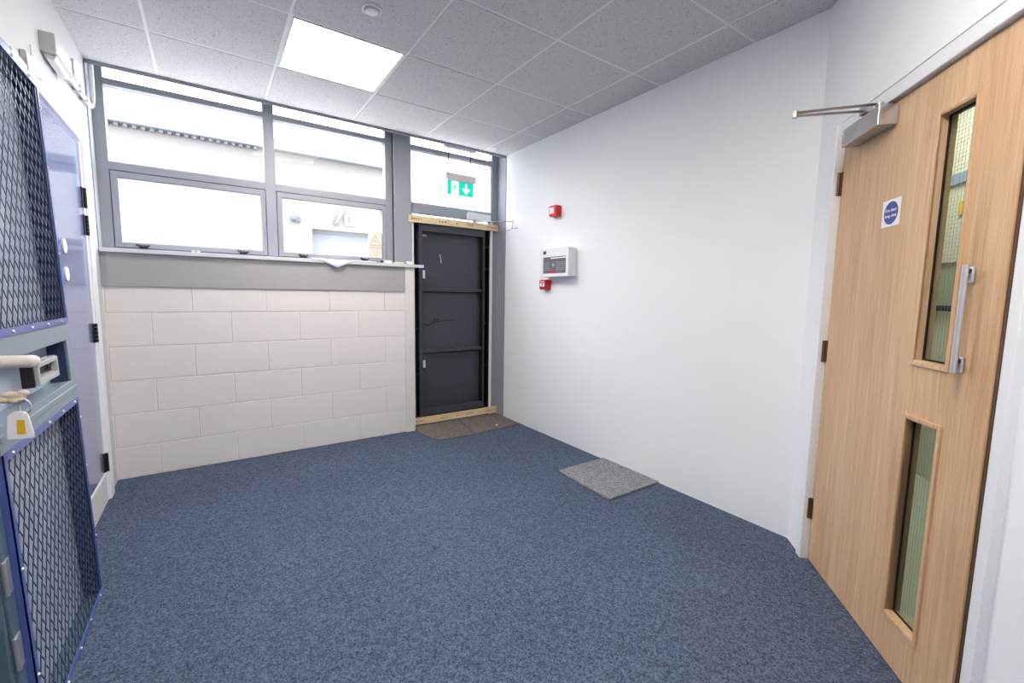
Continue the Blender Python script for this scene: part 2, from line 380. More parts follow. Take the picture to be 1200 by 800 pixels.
# ------------------------------------------------------------------ black steel door
d1 = sroot('door_1', (1.95, YW, 0), 'black steel security door with three recessed panels', 'door')
MB().box(1.533, 1.553, F0-.012, F0+.05, 0, 1.99).box(2.372, 2.398, F0-.012, F0+.05, 0, 1.99).obj('frame_lining', 'white_gloss', d1, bevel=.002)
b = MB().box(1.553, 2.372, F0+.075, F0+.095, 0, 1.965)
b.box(1.553, 1.562, F0+.0, F0+.08, 0, 1.965).box(2.362, 2.372, F0, F0+.08, 0, 1.965)
b.box(1.553, 2.372, F0+.01, F0+.08, 1.90, 1.965).box(1.553, 2.372, F0+.01, F0+.08, 0, .085)
for z in (.50, .545, .93, 1.50): b.box(1.562, 1.604, F0+.012, F0+.07, z-.006, z+.006)
for z in (.52, .96, 1.52, 1.74): b.box(2.315, 2.362, F0+.012, F0+.07, z-.007, z+.007)
b.obj('steel_frame', 'black_in', d1, bevel=.001)
MB().box(1.553, 2.372, F0+.03, F0+.034, 1.965, 1.992).obj('gap_glazing', 'glass', d1)
lf = MB()
lf.box(1.604, 1.642, F0-.004, F0+.066, .09, 1.90).box(2.300, 2.313, F0-.004, F0+.066, .09, 1.90)
lf.box(1.642, 2.300, F0-.004, F0+.066, 1.835, 1.90).box(1.642, 2.300, F0-.004, F0+.066, .09, .150)
lf.box(1.63, 2.305, F0+.060, F0+.070, .10, 1.89)
leaf = lf.obj('door_leaf', 'black', d1, bevel=.003)
for z in (1.300, .712): MB().box(1.642, 2.300, F0+.012, F0+.062, z-.014, z+.014).obj('cross_rail', 'black', leaf, bevel=.004)
MB().box(2.290, 2.2995, F0+.002, F0+.06, .152, 1.833).obj('edge_shadow_gap', 'black_in', leaf)  # black strip added as the dark shadow gap along the panel recess
for z in (1.300, .712): MB().box(1.644, 2.289, F0+.050, F0+.0605, z-.034, z-.015).obj('rail_shadow_line', 'black_in', leaf)  # black strip painting the shadow line below each rail
for z in (1.442, .588):
    k = MB().box(1.648, 1.680, F0+.030, F0+.060, z-.038, z+.038).obj('lock_keep', 'plastic', leaf, bevel=.003)
    MB().cyl((1.668, F0+.060, z+.052), (1.668, F0+.05, z+.052), .010).cyl((1.668, F0+.060, z-.052), (1.668, F0+.05, z-.052), .010).obj('keep_bolt', 'blackm', k, smooth=True)
tag(MB().box(1.668, 1.708, F0+.056, F0+.0605, 1.795, 1.813).obj('label_sticker', mat('pink_sticker', (224, 170, 186), .6), leaf), 'small pink sticker')
# dark smears left on the middle panel
b = MB(); yy = F0+.0592
def streak(pts, w):
    for (a, c), (d, e) in zip(pts, pts[1:]):
        L = math.hypot(d-a, e-c); nx, nz = -(e-c)/L*w, (d-a)/L*w
        b.prism([(a+nx, c+nz), (a-nx, c-nz), (d-nx, e-nz), (d+nx, e+nz)], 0, .0008, Matrix(((1, 0, 0, 0), (0, 0, 1, yy), (0, 1, 0, 0), (0, 0, 0, 1))))
streak([(1.665, .975), (1.70, .962), (1.745, .965), (1.77, .985), (1.80, 1.01)], .006)
streak([(1.775, .985), (1.84, .992), (1.90, 1.002), (1.99, 1.004)], .004)
streak([(1.785, 1.018), (1.815, 1.008), (1.835, 1.02)], .005)
b.obj('scuff_mark', 'blackm', leaf)
b = MB(); streak([(1.845, 1.640), (1.856, 1.590), (1.860, 1.555)], .005); b.obj('scratch_mark', 'lgrey', leaf)
cl = MB().box(2.10, 2.352, F0-.055, F0, 1.985, 2.048).obj('door_closer', 'plastic', d1, bevel=.006)
b = MB().cyl((2.17, F0-.03, 1.985), (2.17, F0-.03, 1.965), .012)
b.tube([(2.17, F0-.03, 1.968), (2.40, 3.50, 1.952)], .006, flat=(.010, .004))
b.cyl((2.40, 3.50, 1.96), (2.385, 3.50, 1.885), .006)
b.tube([(2.385, 3.52, 1.885), (2.435, 3.60, 1.889), (2.40, 3.78, 1.885)], .004)
b.tube([(2.385, 3.50, 1.886), (2.43, 3.47, 1.892)], .004)
b.obj('closer_arm', 'steel', cl, smooth=True)

# pale packing timbers across head and foot of the black door
def packing(z0, z1, x0, x1, yy, label, tilt):
    t = thing('packing_strip', label, 'timber strip', ((x0+x1)/2, yy, z0), group='timber strips fixed across the black door')
    h = (z1-z0)/2; zc = (z0+z1)/2
    b = MB()
    # strip with punched slots: three rails, uprights between the slots
    slots = []
    L = x1-x0
    for f in (.035, .058, .081, .104, .127): slots.append((x0+f*L, .012)); slots.append((x1-f*L, .012))
    for f in (.32, .35, .385): slots.append((x0+f*L, .014))
    for f in (.63, .66, .69): slots.append((x0+f*L, .014))
    slots.append((x0+.51*L, .016))
    slots.sort()
    mz = Matrix.Translation((0, 0, 0))
    b.box(x0, x1, yy-.02, yy, z0, zc-.007).box(x0, x1, yy-.02, yy, zc+.007, z1)
    e = x0
    for s, w in slots:
        b.box(e, s-w/2, yy-.02, yy, zc-.007, zc+.007); e = s+w/2
    b.box(e, x1, yy-.02, yy, zc-.007, zc+.007)
    b.obj('board', 'pine', t)
    b = MB()
    for s, w in slots: b.box(s-w/2, s+w/2, yy-.006, yy-.001, zc-.007, zc+.007)
    tag(b.obj('slot_backing', 'blackm', t), kind='stuff')
    return t
packing(1.903, 1.965, 1.497, 2.452, F0-.0125, 'pale slotted timber strip across the top of the black door', 0)
packing(.018, .082, 1.513, 2.455, F0-.0125, 'pale slotted timber strip across the foot of the black door', 0)

# ------------------------------------------------------------------ blue door in the left wall
d3 = sroot('door_3', (XL, 2.98, 0), 'glossy blue door in the left wall behind the mesh gate', 'door')
leaf3 = MB().box(XL-.045, XL-.002, 2.52, 3.415, .175, 2.05).obj('door_leaf', 'blue_door', d3, bevel=.003)
for z in (1.457, 1.325):
    MB().cyl((XL-.002, 2.95, z), (XL+.003, 2.95, z), .034, n=28).obj('round_plate', 'plastic', leaf3, smooth=True)
b = MB().box(XL-.06, XL+.016, 3.440, 3.535, 0, 2.115).box(XL-.06, XL+.016, 2.40, 3.440, 2.065, 2.115)
b.box(XL-.07, XL+.004, 3.418, 3.445, 0, 2.07)
b.obj('door_frame', 'white_gloss', d3, bevel=.003)
MB().box(XL-.05, XL+.002, 2.52, 3.42, 0, .165).obj('threshold', 'post', d3, bevel=.003)
for z in (1.76, 1.61, 1.005, .235):
    b = MB()
    for k in range(5): b.cyl((XL+.009, 3.424, z-.055+.022*k), (XL+.009, 3.424, z-.035+.022*k), .0085, n=12)
    b.box(XL-.002, XL+.004, 3.395, 3.45, z-.055, z+.055)
    b.obj('hinge', 'blackm', d3, smooth=True)

# ------------------------------------------------------------------ oak door (door space)
def D(mb): mb.bm.transform(DM); return mb
d2 = sroot('door_2', (HX, HY, 0), 'oak veneered fire door with two narrow wired glass panels', 'door', DROT)
W, HT = .902, 1.972
V1 = (.598, .742, 1.060, 1.838); V2 = (.592, .742, .175, .872)
def leaf_poly():
    b = MB()
    x0, x1 = V1[0]-.004, V1[1]+.004
    b.box(.003, x0, 0, .044, .006, HT).box(x1, W, 0, .044, .006, HT)
    b.box(x0, x1, 0, .044, .006, V2[2]).box(x0, x1, 0, .044, V2[3], V1[2]).box(x0, x1, 0, .044, V1[3], HT)
    return b
oakleaf = leaf_poly().obj('door_leaf', 'oak', d2, local=True, bevel=.0012)
for V in (V1, V2):
    x0, x1, z0, z1 = V; w = .010
    b = MB()
    b.ring(x0-.012, x1+.012, z0-.012, z1+.012, .014, -.006, .004)
    b.ring(x0-.004, x1+.004, z0, z1, .006, -.004, .044)
    gb = b.obj('glazing_bead', 'oak', oakleaf, local=True, bevel=.0015)
    MB().ring(x0+.002, x1-.002, z0+.006, z1-.006, .006, .0195, .0235).obj('glazing_seal', 'blackm', oakleaf, local=True)
    MB().box(x0+.002, x1-.002, .024, .030, z0+.004, z1-.004).obj('pane', 'glass_g', oakleaf, local=True)
    b = MB()
    n = int((x1-x0)/.0127)
    for k in range(1, n+1): b.box(x0+k*.0127-.00013, x0+k*.0127+.00013, .0266, .0274, z0+.006, z1-.006)
    n = int((z1-z0)/.0127)
    for k in range(1, n): b.box(x0+.004, x1-.004, .0266, .0274, z0+k*.0127-.00013, z0+k*.0127+.00013)
    tag(b.obj('wire_grid', 'steel', oakleaf, local=True), kind='stuff')
# frame around it
b = MB()
b.box(-.05, -.002, -.034, .10, 0, 2.03).box(.908, .944, .010, .10, 0, 2.03).box(-.002, .944, -.019, .10, 1.979, 2.032)
b.box(-.002, .012, .046, .10, 0, 1.979).box(.895, .908, .046, .10, 0, 1.979)
b.obj('door_frame', 'white_gloss', d2, local=True, bevel=.003)
tag(MB().box(.9022, .9078, .006, .046, 0, 1.976).obj('smoke_seal', 'brass', d2, local=True), 'brown seal strip')
for z in (1.770, 1.021, .260):
    b = MB().cyl((-.003, -.010, z-.05), (-.003, -.010, z+.05), .0075, n=14)
    b.box(-.008, .012, -.005, .0005, z-.05, z+.05)
    b.obj('hinge', 'brass', d2, local=True, smooth=True)
# D pull handle on square roses
b = MB().tube([(.822, -.036, 1.058), (.822, -.036, 1.358)], .0075, n=16)
hd = b.obj('pull_handle', 'satin', d2, local=True, smooth=True)
for z in (1.332, 1.078):
    MB().cyl((.822, -.036, z), (.774, -.004, z), .008, n=12).box(.764, .806, -.008, 0, z-.023, z+.023).obj('handle_mount', 'satin', hd, local=True, bevel=.003)
    MB().cyl((.784, -.008, z-.011), (.784, -.010, z-.011), .0065).cyl((.797, -.008, z+.011), (.797, -.010, z+.011), .0065).obj('screw', 'blackm', hd, local=True, smooth=True)
# overhead closer
cl = MB().box(.118, .372, -.062, 0, 1.893, 1.963).obj('door_closer', 'steel', d2, local=True, bevel=.003)
MB().box(.366, .3735, -.063, 0, 1.892, 1.964).box(.1165, .124, -.063, 0, 1.892, 1.964).obj('end_cap', 'chrome', cl, local=True, bevel=.002)
b = MB().cyl((.315, -.035, 1.963), (.315, -.035, 1.990), .012)
b.tube([(.315, -.035, 1.986), (.285, -.305, 1.984)], .01, flat=(.011, .004))
b.cyl((.285, -.305, 1.965), (.285, -.305, 1.990), .010)
b.tube([(.285, -.305, 1.972), (.262, -.115, 1.982), (.250, -.05, 1.986)], .01, flat=(.010, .004))
b.box(.225, .275, -.058, -.036, 1.976, 2.005)
b.obj('closer_arm', 'steel', cl, local=True, smooth=True)
# mandatory sign on the oak door
s = thing('fire_door_sign', 'square white sign with a blue disc on the oak door', 'sign', DM @ Vector((.391, 0, 1.575)), DROT)
MB().box(-.052, .052, -.0016, -.0002, -.048, .048).obj('sign_plate', 'sign_white', s, local=True)
MB().cyl((0, -.0016, 0), (0, -.0021, 0), .041, n=48).obj('blue_disc', 'ink_blue', s, local=True)
RX = Matrix.Rotation(PI/2, 4, 'X')
text_mesh('lettering', 'Fire door', .0172, 'sign_white', Matrix.Translation((0, -.0024, .010)) @ RX, s)
text_mesh('lettering', 'keep shut', .0172, 'sign_white', Matrix.Translation((0, -.0024, -.010)) @ RX, s)

lp = DM @ Vector((-.9, .70, 2.655))
t = thing('ceiling_light', 'unseen light panel added to brighten the corridor behind the oak door', 'ceiling light', lp, DROT, group='square ceiling light panels')  # unseen panel added so the corridor is not black through the glass
MB().box(-.30, .30, -.30, .30, -.012, 0).obj('panel_frame', 'tbar', t, local=True, bevel=.002)
MB().box(-.28, .28, -.28, .28, -.016, -.012).obj('diffuser', 'corridor_fill', t, local=True)
struct(MB().box(-3.2, 2.2, .121, 1.25, .0005, .006, DM).obj('floor_corridor', 'corridor_floor'), 'pale green corridor floor behind the oak door', 'floor')
# corridor furniture seen through the glass
struct(MB().box(-2.4, 0, 1.225, 1.25, 1.23, 1.48, DM).obj('trim_7', 'rail'), 'grey green board along the corridor wall', 'trim')
struct(MB().box(-2.4, 0, 1.21, 1.25, 1.195, 1.232, DM).obj('trim_8', 'blackm'))
bl = thing('venetian_blind', 'pale slatted blind in the corridor behind the oak door glass', 'blind', DM @ Vector((-1.2, 1.22, 1.5)), DROT)
b = MB()
for k in range(40): b.box(-1.2, 1.2, -.012, .012, .02+k*.025, .0425+k*.025)
b.obj('slats', 'corridor', bl, local=True)
MB().box(-1.2, 1.2, -.03, -.014, .52, .585).obj('blue_rail', 'bluegrey', bl, local=True)
yt = thing('yellow_notice', 'small yellow notice in the corridor behind the oak door glass', 'notice', DM @ Vector((-1.14, 1.20, 1.86)), DROT)
MB().box(-.05, .05, -.002, .002, -.045, .045).obj('notice_sheet', 'yellow', yt, local=True)

# ------------------------------------------------------------------ security gate, leaning slightly to the left wall
G = thing('security_gate', 'blue framed mesh security gate standing open along the left wall', 'gate', (-.427, 1.53, 0), 0, -.0285)
Y0 = 1.53
def gbox(b, x0, x1, y0, y1, z0, z1): return b.box(x0, x1, y0-Y0, y1-Y0, z0, z1)
b = MB(); gbox(b, -.062, -.056, 1.535, 2.345, .01, 1.99); b.obj('back_sheet', 'gate_back', G, local=True)
b = MB()
gbox(b, -.062, -.004, 2.345, 2.352, .005, 1.995)
b.obj('edge_return', 'gate_navy', G, local=True, bevel=.001)
b = MB()                                              # steel leaf: hinge stile with rebates, top rail, bottom rail
gbox(b, -.065, -.012, 1.545, 1.592, 0, 2.02); gbox(b, -.045, -.020, 1.530, 1.546, 0, 2.02)
gbox(b, -.062, -.008, 1.592, 2.352, 1.99, 2.02); gbox(b, -.062, -.006, 1.592, 2.352, 0, .012)
b.obj('leaf_frame', 'gate_stile', G, local=True, bevel=.003)
b = MB()                                              # cover plate with the lock pocket and stepped ledge
gbox(b, -.010, -.001, 1.55, 2.350, 1.062, 1.14); gbox(b, -.010, -.001, 2.312, 2.350, .905, 1.062); gbox(b, -.010, -.001, 1.55, 1.62, .905, 1.062)
gbox(b, -.060, .000, 1.592, 2.350, .880, .906); gbox(b, -.012, .004, 1.592, 2.350, .866, .884); gbox(b, -.012, .0, 1.592, 2.350, .835, .868)
cp = b.obj('cover_plate', 'gate_teal', G, local=True, bevel=.002)
b = MB(); gbox(b, -.056, -.010, 2.304, 2.312, .906, 1.064); gbox(b, -.056, -.010, 1.60, 2.312, 1.062, 1.068)
b.obj('pocket_side', 'gate_navy', cp, local=True)
def screen(z0, z1, yl):
    yr = 2.352
    b = MB()
    gbox(b, -.002, .003, yl, yl+.020, z0, z1); gbox(b, -.002, .003, yr-.012, yr, z0, z1)
    gbox(b, -.002, .003, yl, yr, z0, z0+.022); gbox(b, -.002, .003, yl, yr, z1-.022, z1)
    gbox(b, -.020, .003, yl, yl+.003, z0, z1)
    f = b.obj('screen_frame', 'gate_blue', G, local=True, bevel=.001)
    # raised expanded metal: zigzag strands meeting at short bonds, each strand rising towards the room
    wd, hh, bd, dl, r = .042, .086, .009, .002, .0016
    b = MB(); a0, a1 = yl+.010, yr-.008; c0, c1 = z0+.008, z1-.008
    k = 0; y = a0
    def bar(p, q):
        (x, yy, zz), (x2, y2, z2) = p, q
        L = max(1e-6, math.hypot(y2-yy, z2-zz)); ny, nz = -(z2-zz)/L*r, (y2-yy)/L*r
        vs = []
        for t in (-.001, .001):
            for X, A, B, sg in ((x, yy, zz, 1), (x, yy, zz, -1), (x2, y2, z2, -1), (x2, y2, z2, 1)):
                vs.append(b.bm.verts.new((X+t, A+sg*ny-Y0, B+sg*nz)))
        for ff in ((3, 2, 1, 0), (4, 5, 6, 7), (0, 1, 5, 4), (2, 3, 7, 6), (1, 2, 6, 5), (3, 0, 4, 7)): b.bm.faces.new([vs[t] for t in ff])
    while y < a1:
        z = c1; i = 0
        cl_ = lambda v: min(max(v, a0), a1)
        while z > c0+.004:
            sg = 1 if (i+k) % 2 else -1
            p = (-.0085, cl_(y+sg*wd/4), z); zz = max(z-hh/2+bd, c0)
            q = (-.0085+dl, cl_(y-sg*wd/4), zz)
            bar(p, q)
            z = max(z-hh/2, c0)
            if zz > c0: bar(q, (-.0085, cl_(y-sg*wd/4), z))
            i += 1
        y += wd/2; k += 1
    b.obj('expanded_mesh', 'mesh', f, local=True)
    sc_ = [(y_, z_) for y_ in (yl+.06, yl+.22, yl+.38, yl+.54, yl+.70) for z_ in (z0+.011, z1-.011)]
    sc_ += [(yl+.010, z0+.25*(z1-z0)), (yl+.010, z0+.62*(z1-z0)), (yr-.006, z0+.30*(z1-z0)), (yr-.006, z0+.66*(z1-z0)), (yr-.006, z0+.9*(z1-z0))]
    for y_, z_ in sc_: MB().cyl((.003, y_-Y0, z_), (.0065, y_-Y0, z_), .0055, .004, n=10).obj('screw', 'screw', f, local=True, smooth=True)
screen(.012, .836, 1.596)
screen(1.124, 1.994, 1.560)
# lock case with dark letter slot
lk = MB()
lk.ring(1.905-Y0, 2.112-Y0, .958, 1.026, (.012, .012, .020, .014), -.012, .006, Matrix(((0, -1, 0, 0), (1, 0, 0, 0), (0, 0, 1, 0), (0, 0, 0, 1))))
lk.box(-.020, -.012, 1.905-Y0, 2.112-Y0, .958, 1.026)
lk = lk.obj('lock_case', 'lgrey', G, local=True, bevel=.002)
b = MB(); gbox(b, -.026, .002, 1.894, 1.9055, .954, 1.030); b.obj('lock_end', 'blackm', lk, local=True, bevel=.002)
b = MB(); gbox(b, -.0125, -.0105, 1.918, 2.099, .980, 1.011); b.obj('slot', 'blackm', lk, local=True)
b = MB(); gbox(b, -.03, .004, 2.116, 2.124, .962, 1.028); b.obj('keep_plate', 'steel', lk, local=True, bevel=.002)
b = MB(); b.tube([(-.03, 0, 1.077), (.030, .02, 1.077), (.086, .02, 1.074)], .0155, n=18)
b.ball((.086, .02, 1.074), .0155)
tag(b.obj('lever_handle', 'offwhite', G, local=True, smooth=True), 'off white tubular lever handle')
for z in (.535, .33):
    MB().box(-.016, -.008, 1.547-Y0, 1.578-Y0, z-.045, z+.045).cyl((-.012, 1.547-Y0, z-.045), (-.012, 1.547-Y0, z+.045), .006).obj('hinge_plate', 'screw', G, local=True, bevel=.002)
# tag hanging on the gate ledge
T = thing('seal_tag', 'white tag with a yellow label hanging from tape on the gate ledge', 'tag', (-.408, 1.578, .877), 0)
b = MB()
for dx, dz, r in ((-.030, .108, .011), (-.016, .113, .013), (-.002, .110, .013), (.008, .116, .010), (-.008, .100, .011), (-.024, .102, .010), (.004, .100, .009)):
    b.ball((dx, .004*(dz > .105), dz), r, (1.2, .8, .75))
b.obj('tape_knot', 'tape', T, local=True, smooth=True)
b = MB()
pts = [(.012+.010*math.cos(a), -.006, .082+.018*math.sin(a)) for a in [2*PI*i/16 for i in range(17)]]
b.tube(pts, .0022, n=6).obj('tag_ring', 'screw', T, local=True, smooth=True)
RYt = Matrix(((1, 0, 0, 0), (0, 0, 1, -.010), (0, 1, 0, 0), (0, 0, 0, 1)))
MB().prism([(-.024, .004), (.020, .001), (.024, .012), (.016, .066), (.004, .074), (-.010, .072), (-.020, .064)], 0, .006, RYt).obj('tag_body', 'plastic', T, local=True, bevel=.002)
MB().prism([(-.005, .016), (.010, .015), (.010, .050), (-.003, .052)], -.0012, -.0002, RYt).obj('tag_label', 'yellow', T, local=True)

# ------------------------------------------------------------------ boxes and conduit high on the left wall
t = thing('junction_box', 'large white surface box above the blue door on the left wall', 'box', (XL, 3.0, 2.28))
MB().box(XL-.002, XL+.052, 2.83, 3.11, 2.284, 2.366).obj('case', 'box_grey', t, bevel=.004)
MB().prism([(XL+.004, 2.284), (XL+.048, 2.284), (XL+.038, 2.262), (XL+.012, 2.262)], 2.86, 3.09, Matrix(((1, 0, 0, 0), (0, 0, 1, 0), (0, 1, 0, 0), (0, 0, 0, 1)))).obj('lower_cover', 'plastic', t, bevel=.003)
t = thing('junction_box', 'small white box at the conduit end beyond the large box', 'box', (XL, 3.30, 2.36))
MB().box(XL, XL+.040, 3.235, 3.32, 2.352, 2.425).obj('case', 'box_grey', t, bevel=.004)
MB().box(XL+.004, XL+.036, 3.245, 3.31, 2.342, 2.352).obj('gland', 'plastic', t, bevel=.002)
b = MB()
pts = [(XL+.026, 3.10, 2.312), (XL+.022, 3.30, 2.325), (XL+.022, 3.60, 2.338), (XL+.022, 3.70, 2.341)]
for i in range(7):
    a = PI/2*i/6; pts.append((XL+.022+.02*(1-math.cos(a))*.3, 3.70+.05*math.sin(a), 2.341+.05*(1-math.cos(a))))
pts += [(XL+.03, 3.752, 2.50), (XL+.03, 3.752, 2.60)]
t = thing('conduit_pipe', 'white conduit running from the box into the window corner', 'conduit', (XL, 3.4, 2.33))
b.tube(pts, .0115, n=14).obj('pipe', 'plastic', t, smooth=True)
for y in (3.40, 3.56): MB().box(XL, XL+.036, y-.012, y+.012, 2.312+(y-3.3)*.045, 2.348+(y-3.3)*.045).obj('pipe_clip', 'lgrey', t, bevel=.003)
# flex cable and square plate beyond the gate top
t = thing('cable_outlet', 'small grey outlet plate with a cable above the mesh gate', 'outlet', (XL, 2.6, 2.2))
MB().prism([(2.54, 2.165), (2.66, 2.178), (2.73, 2.165), (2.745, 2.13), (2.56, 2.08)], 0, .02, Matrix(((0, 0, 1, XL), (1, 0, 0, 0), (0, 1, 0, 0), (0, 0, 0, 1)))).obj('plate', 'box_grey', t, bevel=.003)
MB().tube([(XL+.008, 2.665, 2.17), (XL+.008, 2.668, 2.235)], .004, n=8).obj('cable', 'plastic', t, smooth=True)

# ------------------------------------------------------------------ ceiling lights, detector
for k, (x0, x1, y0, y1) in enumerate(LIGHTS):
    t = thing('ceiling_light', ['square lit panel in the ceiling near the window', 'unseen light panel added in the ceiling above the camera', 'unseen light panel added in the ceiling far behind the camera'][k], 'ceiling light', ((x0+x1)/2, (y0+y1)/2, ZC), group='square ceiling light panels')
    # frame ring laid flat
    RXm = Matrix(((1, 0, 0, 0), (0, 0, 1, 0), (0, 1, 0, ZC), (0, 0, 0, 1)))
    MB().ring(x0+.013, x1-.013, y0+.011, y1-.011, .010, -.001, .02, RXm).obj('panel_frame', 'tbar', t)
    MB().box(x0+.023, x1-.023, y0+.021, y1-.021, ZC+.004, ZC+.012).obj('diffuser', 'led', t)
t = thing('smoke_detector', 'small round white detector on the ceiling near the light panel', 'detector', (.705, 2.262, ZC))
MB().cyl((.705, 2.262, ZC), (.705, 2.262, ZC-.010), .046, n=36).obj('base', 'plastic', t, smooth=True, bevel=.002)
MB().cyl((.705, 2.262, ZC-.010), (.705, 2.262, ZC-.016), .040, .034, n=36).obj('body', 'lgrey', t, smooth=True)
MB().cyl((.705, 2.262, ZC-.016), (.705, 2.262, ZC-.022), .030, .022, n=36).obj('sensor_cap', 'plastic', t, smooth=True)

# ------------------------------------------------------------------ exit sign
ex = thing('exit_sign', 'green running man exit sign hanging in front of the fanlight', 'exit sign', (1.99, 3.80, 2.18))
MB().box(1.825, 2.150, 3.775, 3.825, 2.600, 2.622).obj('mounting_plate', 'alu', ex, bevel=.003)
for x in (1.868, 2.10): MB().cyl((x, 3.80, 2.380), (x, 3.80, 2.602), .0045, n=8).obj('suspension_wire', 'blackm', ex)
MB().box(1.837, 2.155, 3.778, 3.822, 2.312, 2.378).obj('housing', mat('warm_grey_housing', (226, 216, 216), .4), ex, bevel=.006)
pn = MB().box(1.855, 2.135, 3.797, 3.803, 2.184, 2.312).obj('sign_panel', 'green', ex, bevel=.001)
XZ = lambda y: Matrix(((1, 0, 0, 0), (0, 0, -1, y), (0, 1, 0, 0), (0, 0, 0, 1)))
yy = 3.7965
b = MB().box(1.897, 1.972, yy-.0006, yy, 2.190, 2.306)
# arrow: shaft and head
b.box(2.042, 2.060, yy-.0006, yy, 2.225, 2.296)
b.prism([(2.008, 2.252), (2.051, 2.200), (2.094, 2.252), (2.078, 2.256), (2.051, 2.226), (2.024, 2.256)], 0, .0006, XZ(yy))
b.obj('door_and_arrow', 'exit_white', pn)
b = MB(); yy -= .0008
b.cyl((1.942, yy, 2.286), (1.942, yy-.0006, 2.286), .008, n=20)
def limb(p, q, w):
    L = math.hypot(q[0]-p[0], q[1]-p[1]); nx, nz = -(q[1]-p[1])/L*w, (q[0]-p[0])/L*w
    b.prism([(p[0]+nx, p[1]+nz), (p[0]-nx, p[1]-nz), (q[0]-nx, q[1]-nz), (q[0]+nx, q[1]+nz)], 0, .0005, XZ(yy))
limb((1.938, 2.276), (1.930, 2.240), .008)
limb((1.937, 2.272), (1.956, 2.258), .0035); limb((1.956, 2.258), (1.966, 2.266), .0035)
limb((1.935, 2.270), (1.914, 2.266), .0035); limb((1.914, 2.266), (1.908, 2.250), .0035)
limb((1.932, 2.243), (1.950, 2.228), .005); limb((1.950, 2.228), (1.948, 2.205), .0045)
limb((1.929, 2.243), (1.922, 2.222), .005); limb((1.922, 2.222), (1.902, 2.212), .0045)
b.obj('running_figure', 'green', pn)

# ------------------------------------------------------------------ fire alarm kit on the right wall
t = thing('fire_alarm_panel', 'white fire alarm panel with a grey window on the right wall', 'alarm panel', (XR, 2.89, 1.43))
X0 = XR-.085
MB().box(X0, XR, 2.675, 3.035, 1.420, 1.652).obj('case', 'plastic', t, bevel=.008, seg=3)
dr = MB().ring(2.672, 3.038, 1.417, 1.655, (.030, .044, .028, .074), -.012, 0, Matrix(((0, 1, 0, X0), (1, 0, 0, 0), (0, 0, 1, 0), (0, 0, 0, 1)))).obj('door', 'plastic', t, bevel=.003)
MB().box(X0-.004, X0-.001, 2.70, 2.995, 1.444, 1.583).obj('viewing_window', 'dgrey', t)
MB().box(X0-.0135, X0-.011, 2.952, 2.992, 1.606, 1.634).obj('name_plate', mat('slate_plate', (70, 82, 100), .4), dr)
MB().box(X0-.006, X0-.0035, 2.705, 2.90, 1.566, 1.576).obj('label_strip', 'sign_white', t)
b = MB()
for z in (1.475, 1.490, 1.505, 1.520, 1.535):
    b.box(X0-.006, X0-.0035, 2.72, 2.83, z-.003, z+.003)
    b.box(X0-.006, X0-.0035, 2.905, 2.985, z-.003, z+.003)
tag(b.obj('indicator_rows', mat('indicator_grey', (140, 143, 148), .4), t), kind='stuff')
MB().box(X0-.0062, X0-.0035, 2.868, 2.905, 1.448, 1.475).obj('red_button', 'red', t, bevel=.001)
MB().cyl((X0-.004, 2.86, 1.515), (X0-.008, 2.86, 1.515), .016, n=20).obj('key_switch', 'steel', t, smooth=True)
t = thing('alarm_sounder', 'small red alarm box higher on the right wall by itself', 'alarm', (XR, 2.93, 1.97))
MB().box(XR-.062, XR, 2.88, 2.976, 1.925, 2.012).obj('case', 'red', t, bevel=.006)
MB().box(XR-.066, XR-.060, 2.905, 2.962, 1.945, 1.995).obj('front_label', mat('pink_white_label', (246, 222, 222), .4), t, bevel=.001)
t = thing('call_point', 'small red break glass call point below the alarm panel', 'alarm', (XR, 3.06, 1.36))
MB().box(XR-.055, XR+.002, 2.995, 3.088, 1.312, 1.398).obj('case', 'red', t, bevel=.005)
f = MB().box(XR-.062, XR-.054, 3.000, 3.083, 1.317, 1.393).obj('front_plate', mat('dark_red_face', (176, 30, 56), .4), t, bevel=.002)
MB().box(XR-.064, XR-.061, 3.012, 3.071, 1.338, 1.368).obj('glass_element', 'sign_white', f)
MB().box(XR-.066, XR-.0635, 3.036, 3.047, 1.342, 1.364).obj('press_mark', mat('grey_mark', (120, 116, 140), .5), f)
b = MB()
for k in range(4): b.box(XR-.064, XR-.0615, 3.016+.014*k, 3.024+.014*k, 1.376, 1.386)
b.obj('lettering_bars', 'sign_white', f)

# ------------------------------------------------------------------ loose carpet tiles
def ctile(poly, label, m, h=.008, z=.0005, grp=None):
    o = MB().prism(poly, z, z+h).obj('carpet_tile', m, bevel=.002)
    return tag(o, label, 'carpet tile', grp)
ctile([(2.001, 2.302), (1.977, 1.788), (2.458, 1.789), (2.460, 2.305)], 'loose grey carpet tile against the right wall', 'mat_grey', .014, grp='loose carpet tiles')
ctile([(1.513, 3.855), (1.513, 3.60), (1.568, 3.375), (1.910, 3.360), (1.990, 3.855)], 'brown grey carpet tile before the black door, beside the pale post', 'mat_brown', grp='loose carpet tiles')
ctile([(2.003, 3.855), (1.923, 3.362), (2.452, 3.410), (2.452, 3.855)], 'brown grey carpet tile before the black door, against the right wall', 'mat_brown', grp='loose carpet tiles')
tag(MB().ball((2.22, 3.47, .013), .010, (1.3, 1, .5)).obj('paper_scrap', 'paper', smooth=True), 'tiny white scrap on the carpet tile at the black door', 'scrap')

